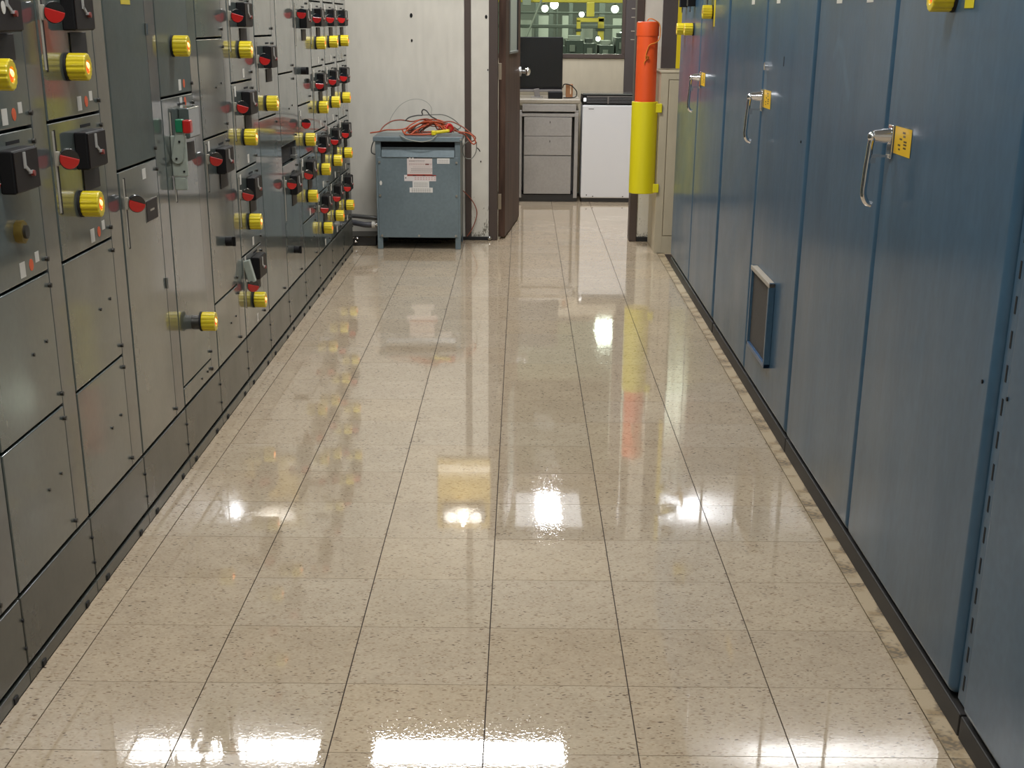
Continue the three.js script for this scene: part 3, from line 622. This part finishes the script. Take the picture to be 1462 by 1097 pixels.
put(oc, 'cord', tube(wob(CV.oa, -6.64, 0.03, 1), 0.0042, 60), M.orange); put(oc, 'cord', tube(wob(CV.ob, -6.69, 0.03, 0.8), 0.004, 60), M.orangeDull);
put(oc, 'coil', tube(wob(CV.oc, -6.66, 0.06, 1.3), 0.0055, 140), M.orange); put(oc, 'coil', tube(wob(CV.oc.map(([x, y]) => [x + 0.012, y + 0.004]), -6.7, 0.05, 1.1), 0.005, 140), M.orange);
put(oc, 'coil', tube(wob(CV.oc.map(([x, y], i) => [x - 0.015 + 0.01 * Math.sin(i), Math.max(0.69, y - 0.008)]), -6.6, 0.04, 0.9), 0.005, 140), M.orange);
for (let k = 0; k < 5; k++) { const x0 = rr(-0.66, -0.56), pts = []; for (let i = 0; i < 9; i++) pts.push([x0 + 0.03 * i + rr(-0.012, 0.012), 0.698 + 0.055 * Math.sin(i / 8 * Math.PI) * rr(0.5, 1.2), -6.66 + rr(-0.07, 0.07)]); put(oc, 'cord', tube(pts, 0.0036, 60), k % 2 ? M.orange : M.orangeDull); }
put(oc, 'cord', tube(wob(CV.od, -6.66, 0.02, 0.9), 0.004, 60), M.orangeDull); put(oc, 'cord', tube(wob(CV.oe, -6.64, 0.02, 0.9), 0.004, 60), M.orange);
const gc = thing('signal_cable', 'grey cable with a raised black loop among the orange cords', 'cable');
put(gc, 'cable', tube(wob(CV.ga, -6.68, 0.02, 0.7), 0.0038, 60), M.darkCord); for (let k = 0; k < 3; k++) { const x0 = rr(-0.68, -0.6), pts = []; for (let i = 0; i < 8; i++) pts.push([x0 + 0.04 * i + rr(-0.012, 0.012), 0.7 + 0.05 * Math.sin(i / 7 * Math.PI) * rr(0.6, 1.3), -6.67 + rr(-0.06, 0.06)]); put(gc, 'cable', tube(pts, 0.003, 50), k ? M.greyCord : M.darkCord); }
put(gc, 'cable', tube(wob(CV.br, -6.7, 0.02, 0.7), 0.003, 50), M.greyCord);
const thw = thing('thin_wire', 'thin pale wire arching high above the cord heap', 'wire');
put(thw, 'wire', tube(wob(CV.th, -6.72, 0.01, 0.5), 0.0018, 70, 6), M.paleCord);
const fw = thing('draped_wire', 'pale wire sagging over the front edge of the transformer', 'wire');
put(fw, 'wire', tube([[-0.69, 0.69, -6.53], [-0.676, 0.687, -6.482], [-0.639, 0.669, -6.477], [-0.59, 0.658, -6.475], [-0.542, 0.655, -6.475], [-0.493, 0.665, -6.477], [-0.464, 0.687, -6.482], [-0.459, 0.694, -6.52]], 0.0028, 50), M.paleCord);
const lp = thing('hanging_loop', 'grey cable loop hanging off the right side of the transformer', 'cable');
put(lp, 'cable', tube(wob(CV.lp, -6.66, 0.004, 0.9), 0.0028, 60), M.greyCord);
const lc = thing('power_cord', 'dull red cord curving down behind the transformer to the floor', 'cord');
put(lc, 'cord', tube([[-0.33, 0.33, -6.896], [-0.277, 0.282, -6.896], [-0.239, 0.227, -6.896], [-0.225, 0.18, -6.896], [-0.24, 0.115, -6.896], [-0.264, 0.063, -6.896], [-0.29, 0.026, -6.896]], 0.003, 50), M.orangeDull);
const lw = thing('black_lead', 'short black lead bulging from the left side of the transformer', 'cable');
put(lw, 'cable', tube([[-0.845, 0.66, -6.7], [-0.87, 0.633, -6.7], [-0.884, 0.588, -6.7], [-0.88, 0.566, -6.7], [-0.842, 0.555, -6.7]], 0.0035, 40), M.darkCord);
const yt = thing('yellow_plug', 'yellow cable tool lying on the front of the cord heap', 'tool', -0.434, 0.706, -6.545);
put(yt, 'grip', box(0.09, 0.02, 0.024, 0.008), M.yellow, 0.008, 0.004, 0, 0, 0, 0.13); put(yt, 'head', box(0.03, 0.03, 0.026, 0.007), M.yellow, -0.046, -0.004, 0);
const rl = thing('red_reel', 'small red cord reel at the right of the heap', 'reel', -0.388, 0.72, -6.62);
put(rl, 'drum', new THREE.TorusGeometry(0.019, 0.01, 8, 20), M.red, 0, 0.006, 0, 0, 0.5, 0); put(rl, 'hub', cylZ(0.011, 0.022, 14), M.orange, 0, 0.006, 0, 0, 0.5, 0);

// ---------- conduits and junk in the left corner ----------
M.conduit = std({ color: 0x5a5a58, roughness: 0.4, metalness: 0.3 });
const c1 = thing('flexible_conduit', 'upper grey flexible conduit entering the transformer', 'conduit');
put(c1, 'hose', tube([[-0.843, 0.172, -6.64], [-0.9, 0.176, -6.64], [-1.0, 0.182, -6.66], [-1.1, 0.18, -6.68], [-1.3, 0.15, -6.7]], 0.0135, 40, 10), M.conduit);
const c2 = thing('flexible_conduit', 'lower dark flexible conduit with a bright white fitting', 'conduit');
put(c2, 'hose', tube([[-0.865, 0.138, -6.58], [-0.92, 0.138, -6.58], [-1.0, 0.148, -6.6], [-1.1, 0.15, -6.62], [-1.3, 0.13, -6.66]], 0.0175, 40, 10), std({ color: 0x45454a, roughness: 0.4 }));
put(c2, 'fitting', cylG(0.021, 0.022, 14).rotateZ(Math.PI / 2), M.white, -0.87, 0.139, -6.58); put(c2, 'nipple', cylG(0.012, 0.03, 12).rotateZ(Math.PI / 2), M.steel, -0.857, 0.139, -6.58);
const cb = thing('floor_gutter', 'dark wiring trough on the floor left of the transformer', 'trough', -1.03, 0, -6.72);
span(cb, 'trough', M.plinth, -0.2, 0.17, 0, 0.055, -0.12, 0.1, 0.006); span(cb, 'lid', M.darkSteel, -0.2, 0.17, 0.055, 0.062, -0.12, 0.1, 0.003);
for (const [x, y, z] of [[0.02, 0.055, 0.13], [0.05, 0.05, 0.125], [0.04, 0.028, 0.12]]) put(cb, 'shiny_clamp', new THREE.SphereGeometry(0.013, 12, 8), M.chrome, x, y, z - 0.015).scale.y = 0.6;

// ---------- right of the doorway: beige box, canister ----------
M.beige=std({color:0xcabfa5, map: creamTex, roughness: 0.5 });
const bx = thing('wall_cabinet', 'tall beige steel box with an outlined door beside the blue cabinets', 'box', 0.896, 0, WZ + 0.001);
span(bx, 'case', M.beige, 0.0, 0.62, 0, 1.065, 0, 0.484, 0.003);
for (const [a, b, c, e] of [[0, 0.046, 0, 1.065], [0.584, 0.62, 0, 1.065], [0.046, 0.584, 0, 0.104], [0.046, 0.584, 1.029, 1.065]]) span(bx, 'front_frame', M.beige, a, b, c, e, 0.483, 0.499, 0.001); span(bx, 'top_edge', M.beige, -0.006, 0.62, 1.065, 1.077, 0, 0.502, 0.003);
const bp = span(bx, 'door', std({ color: 0xcabfa5, map: creamTex, roughness: 0.45 }), 0.05, 0.58, 0.108, 1.025, 0.485, 0.501, 0.002);
span(bp, 'scratch', M.blackMatte, 0.052, 0.075, 0.66, 0.664, 0.4998, 0.5008);
span(bx, 'edge_strip', M.yellow, 0.132, 0.168, 1.078, 2.1, 0.01, 0.03, 0.002);
const kt = thing('storage_canister', 'upright orange canister held in a wide yellow sleeve beside the doorway', 'canister', 0.812, 0, -6.51);
M.canOrange = phys({ color: 0xee5a22, roughness: 0.5, clearcoat: 0.15 }); M.canYellow = phys({ color: 0xe6d916, roughness: 0.5, clearcoat: 0.15 });
const lathe = (pts) => new THREE.LatheGeometry(pts.map(([p, q]) => new THREE.Vector2(p, q)), 48);
put(kt, 'tube', cylG(0.063, 0.91, 48), M.canOrange, 0, 0.835, 0);
put(kt, 'cap', lathe([[0, 1.352], [0.059, 1.352], [0.0665, 1.347], [0.068, 1.274], [0.0625, 1.268]]), M.canOrange);
put(kt, 'sleeve', lathe([[0, 0.357], [0.077, 0.357], [0.08, 0.361], [0.08, 0.895], [0.077, 0.898], [0.072, 0.898], [0.072, 0.378], [0, 0.378]]), M.canYellow);
for (const y of [0.395, 0.865]) put(kt, 'bracket', box(0.036, 0.052, 0.01, 0.003), M.canYellow, 0.078, y, 0.098, 0, 0, 0);
put(kt, 'tie_string', tube([[-0.006, 1.356, 0.03], [0.0, 1.366, 0.04], [0.016, 1.368, 0.045], [0.04, 1.358, 0.04], [0.064, 1.34, 0.034], [0.072, 1.283, 0.034], [0.064, 1.25, 0.043], [0.04, 1.233, 0.066], [0.008, 1.221, 0.0695], [-0.004, 1.194, 0.0675], [-0.011, 1.163, 0.067], [0.002, 1.147, 0.0675], [-0.017, 1.128, 0.066], [-0.019, 1.116, 0.066]], 0.0032, 90, 7), std({ color: 0xd88228, roughness: 0.7 }));
put(kt, 'string_knot', new THREE.TorusKnotGeometry(0.007, 0.003, 40, 6), std({ color: 0xc9701f, roughness: 0.7 }), -0.005, 1.152, 0.073);
// things above the frame that the floor mirrors
const ys = thing('yellow_sign', 'large yellow board high on the end wall left of the doorway', 'sign', -0.32, 1.5, WZ + 0.014);
span(ys, 'board', phys({ color: 0xd0ac28, roughness: 0.4, clearcoat: 0.8, clearcoatRoughness: 0.05 }), -0.185, 0.185, 0, 0.52, 0, 0.012, 0.003);
const el = thing('emergency_lamp', 'twin-head emergency lamp mounted over the yellow board', 'lamp', -0.32, 1.84, WZ + 0.03);
span(el, 'case', M.housing, -0.15, 0.15, 0, 0.12, -0.003, 0.06, 0.01);
const headGlow = std({ color: 0xffffff, emissive: 0xfff6e8, emissiveIntensity: 2.5 });
for (const s of [-1, 1]) { const h = put(el, 'lamp_head', cylZ(0.048, 0.05, 20, 0.036), M.housing, s * 0.09, 0.055, 0.085); put(h, 'lamp_lens', cylZ(0.04, 0.004, 20), headGlow, s * 0.09, 0.055, 0.112); }
{ const pl = new THREE.PointLight(0xfff6e8, 0.12); pl.position.set(-0.32, 1.895, WZ + 0.17); pl.castShadow = true; scene.add(pl); }

// ---------- office furniture ----------
M.desk = std({ color: 0xa29e9c, map: paintSpeck, roughness: 0.5 }); M.deskTop = std({ color: 0xa89f92, map: paintSpeck, roughness: 0.35 });
const dk = thing('drawer_desk', 'grey steel desk end with stacked drawers under the monitor', 'desk', 0.29, 0, -9.06);
{
  const x0 = -0.245, x1 = 0.218;
  span(dk, 'case', M.desk, x0 + 0.012, x1 - 0.012, 0.06, 0.7, -0.62, -0.25);
  span(dk, 'side_panel', M.desk, x0, x0 + 0.018, 0.03, 0.7, -0.62, 0.0, 0.002); span(dk, 'side_panel', M.desk, x1 - 0.03, x1, 0.03, 0.7, -0.62, 0.0, 0.002);
  span(dk, 'rail', M.desk, x0, x1, 0.652, 0.676, -0.02, 0.002, 0.002);
  span(dk, 'shallow_drawer', M.desk, x0 + 0.02, x1 - 0.02, 0.69, 0.745, -0.02, 0.006, 0.003);
  span(dk, 'desk_top', M.deskTop, x0 - 0.01, x1 + 0.012, 0.752, 0.782, -0.66, 0.004, 0.006);
  for (const [a, b] of [[0.062, 0.354], [0.36, 0.5035], [0.5065, 0.648]]) {
    const dr = span(dk, 'drawer', M.desk, x0 + 0.036, x1 - 0.052, a, b, -0.02, 0.004, 0.002);
    if (a > 0.3) span(dr, 'lock', M.darkSteel, -0.008, -0.002, b - 0.045, b - 0.03, 0.003, 0.006);
  }
  span(dk, 'kick_plate', M.plinth, x0 - 0.02, x1 + 0.0, 0, 0.055, -0.6, -0.006, 0.002);
}
const mo = thing('computer_monitor', 'dark computer monitor on a silver stand on the desk', 'monitor', 0.21, 0.782, -9.3);
M.standGrey = std({ color: 0x7d7875, roughness: 0.5, metalness: 0.3 });
M.screen = phys({ color: 0x0d1113, roughness: 0.25, clearcoat: 0.5, clearcoatRoughness: 0.15 });
span(mo, 'casing', M.black, -0.172, 0.172, 0.055, 0.455, -0.03, 0.0, 0.006); span(mo, 'screen', M.screen, -0.164, 0.164, 0.08, 0.447, 0.0, 0.0015);
span(mo, 'chin', M.standGrey, -0.172, 0.172, 0.044, 0.062, -0.028, 0.003, 0.003);
put(mo, 'stand', box(0.045, 0.066, 0.014, 0.003), M.standGrey, -0.03, 0.036, 0.006, 0, 0, 0.16); span(mo, 'stand_foot', M.standGrey, -0.075, 0.02, 0, 0.006, -0.1, 0.02, 0.002);
const bk = thing('black_adapter', 'black box lying on the desk beside the monitor stand', 'box', 0.33, 0.782, -9.2);
span(bk, 'case', M.black, -0.062, 0.052, 0, 0.052, -0.04, 0.04, 0.006); span(bk, 'lid_seam', M.blackMatte, -0.0615, 0.0515, 0.034, 0.036, -0.0405, 0.0405);
const cu = thing('brown_carton', 'small brown carton standing behind the black box on the desk', 'carton', 0.44, 0.782, -9.3);
span(cu, 'carton', std({ color: 0x9a6a42, roughness: 0.6 }), -0.03, 0.026, 0, 0.105, -0.03, 0.03, 0.003); span(cu, 'tape', std({ color: 0xd6c2a4, roughness: 0.4 }), 0.004, 0.012, 0.03, 0.1, 0.03, 0.0312);
const ck = thing('monitor_cable', 'black cable looping around the brown carton', 'cable');
put(ck, 'cable', tube([[0.386, 0.86, -9.3], [0.395, 0.885, -9.27], [0.435, 0.885, -9.25], [0.474, 0.86, -9.25], [0.496, 0.83, -9.25], [0.49, 0.796, -9.24], [0.455, 0.788, -9.22], [0.39, 0.788, -9.19]], 0.0042, 60), M.blackMatte);
M.slat = std({ color: 0x77777a, roughness: 0.5 });
const ac = thing('portable_air_conditioner', 'white portable air conditioner with a dark grille along its top', 'air conditioner', 0.735, 0, -9.06);
M.acWhite = phys({ color: 0xdadadc, roughness: 0.4, clearcoat: 0.3, clearcoatRoughness: 0.2 });
span(ac, 'body', M.acWhite, -0.198, 0.205, 0.03, 0.742, -0.36, 0, 0.012);
span(ac, 'base', M.plinth, -0.19, 0.2, 0, 0.03, -0.35, -0.01, 0.003);
span(ac, 'top_housing', M.black, -0.2, 0.21, 0.742, 0.818, -0.36, -0.006, 0.014); span(ac, 'top_rim', M.greyStrip, -0.2, 0.213, 0.816, 0.828, -0.362, -0.002, 0.005);
span(ac, 'grille_rail', M.standGrey, -0.165, 0.2, 0.802, 0.808, -0.01, 0.0, 0.001); span(ac, 'grille_post', M.standGrey, -0.004, 0.008, 0.752, 0.806, -0.01, 0.001, 0.002);
for (let i = 0; i < 4; i++) for (const [a, b] of [[-0.165, -0.006], [0.01, 0.2]]) span(ac, 'louver_slat', M.slat, a, b, 0.758 + i * 0.0115, 0.7615 + i * 0.0115, -0.012, 0.0);
span(ac, 'status_window', std({ color: 0xffffff, emissive: 0xffffff, emissiveIntensity: 1.2 }), -0.19, -0.17, 0.768, 0.794, -0.006, -0.001, 0.004);
span(ac, 'brand_mark', M.darkSteel, -0.15, -0.107, 0.71, 0.7145, 0, 0.0008);
for (const x of [-0.15, -0.1, 0.14]) put(ac, 'screw', cylZ(0.005, 0.002, 8), M.darkSteel, x, 0.045 + (x < -0.12 ? 0.01 : 0), 0.0005);

// ---------- machine hall behind the office window (its floor lies lower) ----------
M.hallWall = std({ color: 0x777c74, roughness: 0.9 }); M.hallPale = std({ color: 0x969b92, roughness: 0.8 }); M.hallSteel = std({ color: 0x4a514c, roughness: 0.7 }); M.hallGreen = std({ color: 0x454d48, roughness: 0.5 }); M.craneYellow = std({ color: 0xcdb94c, roughness: 0.5 });
const hw = struct('wall_hall', 'grey shell of the machine hall behind the window', 'wall');
span(hw, 'far_wall', M.hallWall, -14, 18, -4, 8, -36.3, -36); span(hw, 'side_wall', M.hallWall, -14.3, -14, -4, 8, -36, -9.9); span(hw, 'side_wall', M.hallWall, 18, 18.3, -4, 8, -36, -9.9);
span(hw, 'roof', std({ color: 0x33362f, roughness: 0.9 }), -14, 18, 8, 8.2, -36, -9.86); span(hw, 'hall_floor', M.hallWall, -14, 18, -4.2, -4, -36, -9.86);
span(hw, 'near_wall', M.hallWall, -14, 18, 2.72, 8, -9.95, -9.86); span(hw, 'near_wall', M.hallWall, -14, 18, -4, -0.13, -9.95, -9.86); span(hw, 'near_wall', M.hallWall, -14, -1.7, -0.13, 2.72, -9.95, -9.86); span(hw, 'near_wall', M.hallWall, 2.3, 18, -0.13, 2.72, -9.95, -9.86);
function hall(name, label, cat, parts) { const t = thing(name, label, cat, 0, -4, 0); for (const [pn, mat, x0, x1, y0, y1, z0, z1] of parts) span(t, pn, mat, x0, x1, y0 + 4, y1 + 4, z0, z1, 0.01); return t; }
hall('crane_girder', 'yellow crane girder crossing the top of the office window view', 'girder', [['girder', M.craneYellow, -6, 10, 1.72, 2.35, -27.6, -27.2], ['end_truck', M.hallPale, 0.05, 0.22, 1.66, 1.78, -27.2, -27.1]]);
hall('lifting_frame', 'yellow lifting frame with two hanging arms in the hall', 'lifting frame', [['hoist_block', M.craneYellow, 1.31, 1.46, 1.46, 1.72, -27.15, -26.9], ['cross_bar', M.craneYellow, 1.12, 1.66, 1.36, 1.44, -27.1, -26.95], ['arm', M.craneYellow, 1.12, 1.2, 0.98, 1.4, -27.1, -26.95], ['arm', M.craneYellow, 1.54, 1.66, 1.02, 1.46, -27.1, -26.95], ['arm_clamp', M.hallSteel, 1.1, 1.22, 1.19, 1.24, -27.12, -26.93], ['arm_clamp', M.hallSteel, 1.5, 1.68, 1.2, 1.25, -27.12, -26.93]]);
hall('walkway_rail', 'long grey-green rail crossing the hall at eye height', 'rail', [['rail', M.hallSteel, -8, 12, 1.24, 1.31, -29, -28.9], ['upper_rail', M.hallSteel, -8, 12, 1.52, 1.56, -29, -28.9]]);
[[0.32, 0.4], [0.62, 0.72], [0.78, 0.82], [1.05, 1.14], [1.7, 1.84]].forEach(([a, b], i) => hall('steel_column', ['slim steel column nearest the monitor in the hall', 'wide steel column left of the lifting frame', 'thin steel pipe beside the wide hall column', 'steel column just left of the lifting frame arm', 'steel column right of the lifting frame'][i], 'column', [['shaft', M.hallSteel, a, b, -4, 4, -30, -29.9], ['foot', M.hallSteel, a - 0.08, b + 0.08, -4, -3.9, -30.1, -29.8]]));
[[0.36, 0.62, 0.95, 1.5], [0.86, 1.06, 1.0, 1.5], [1.24, 1.5, 0.85, 1.3], [1.9, 2.3, 0.95, 1.45], [-0.3, 0.24, 0.95, 1.4]].forEach(([a, b, c, d], i) => hall('wall_sheet', ['pale wall sheet left of the wide hall column', 'pale wall sheet right of the wide hall column', 'pale wall sheet behind the lifting frame', 'pale wall sheet at the right of the hall view', 'pale wall sheet behind the monitor'][i], 'panel', [['sheet', M.hallPale, a * 1.12, b * 1.12, c, d, -32.1, -32], ['post', M.hallSteel, a * 1.12, a * 1.12 + 0.06, -4, c, -32.1, -32]]));
[[0.62, 0.95, 0.95], [0.95, 1.3, 1.05], [1.3, 1.55, 1.0], [1.62, 1.92, 0.97], [1.95, 2.3, 1.1]].forEach(([a, b, h], i) => hall('machine_housing', ['green machine housing beside the monitor edge', 'green machine housing left of centre in the hall', 'green machine housing under the lifting frame', 'green machine housing right of the lifting frame', 'green machine housing at the right of the hall view'][i], 'machine', [['housing', M.hallGreen, a * 0.9, b * 0.9, -4, h, -25.6, -24.6], ['hood', i % 2 ? M.hallPale : M.hallSteel, a * 0.9 + 0.05, b * 0.9 - 0.05, h, h + 0.08, -25.4, -24.8], ['panel', M.hallWall, a * 0.9 + 0.06, a * 0.9 + 0.16, h - 0.2, h - 0.08, -24.6, -24.58]]));
hall('leaning_pipe', 'pale slanted pipe at the left of the hall view', 'pipe', []).add((() => { const m = shade(new THREE.Mesh(tube([[0.05, 4.9, -26.4], [0.4, 5.72, -26.4], [0.57, 6.2, -26.4]], 0.018, 20), M.hallPale)); m.name = 'pipe'; return m; })());
M.bay = std({ color: 0xffffff, emissive: 0xfffaf0, emissiveIntensity: 9 });
[[0.506, 1.616, -28, 0.07], [0.7, 1.69, -28.3, 0.085], [1.927, 1.612, -28, 0.075], [1.2, 1.5, -26.6, 0.05], [1.52, 1.06, -26.4, 0.045], [2.02, 1.13, -27, 0.06]].forEach(([x, y, z, r], i) => {
  const t = thing('bay_lamp', ['glowing hall lamp above the monitor', 'glowing hall lamp second from the left', 'glowing hall lamp at the right of the window view', 'small glowing lamp on the lifting frame', 'small glowing lamp under the right arm of the lifting frame', 'small glowing lamp low at the right of the hall'][i], 'lamp', x, y, z);
  put(t, 'globe', new THREE.SphereGeometry(r, 16, 12), M.bay); put(t, 'cap', cylG(r * 0.5, r * 0.6, 12), M.hallSteel, 0, r * 1.1, 0);
});
const hb = thing('bay_lamp', 'large bright high bay lamp hanging over the hall', 'lamp', 1.93, 4.75, -28);
put(hb, 'globe', box(0.4, 0.75, 0.4, 0.1), std({ color: 0xffffff, emissive: 0xfffaf0, emissiveIntensity: 30 })); put(hb, 'hanger', cylG(0.02, 2.8, 8), M.hallSteel, 0, 1.85, 0);
for (const [x, y, z, I] of [[1.93, 4.1, -28, 110], [-4, 5, -22, 130], [6, 5, -20, 130]]) { const l = new THREE.PointLight(0xfff8ea, I); l.position.set(x, y, z); l.castShadow = true; l.shadow.radius = 12; scene.add(l); }

renderer.render(scene, camera);
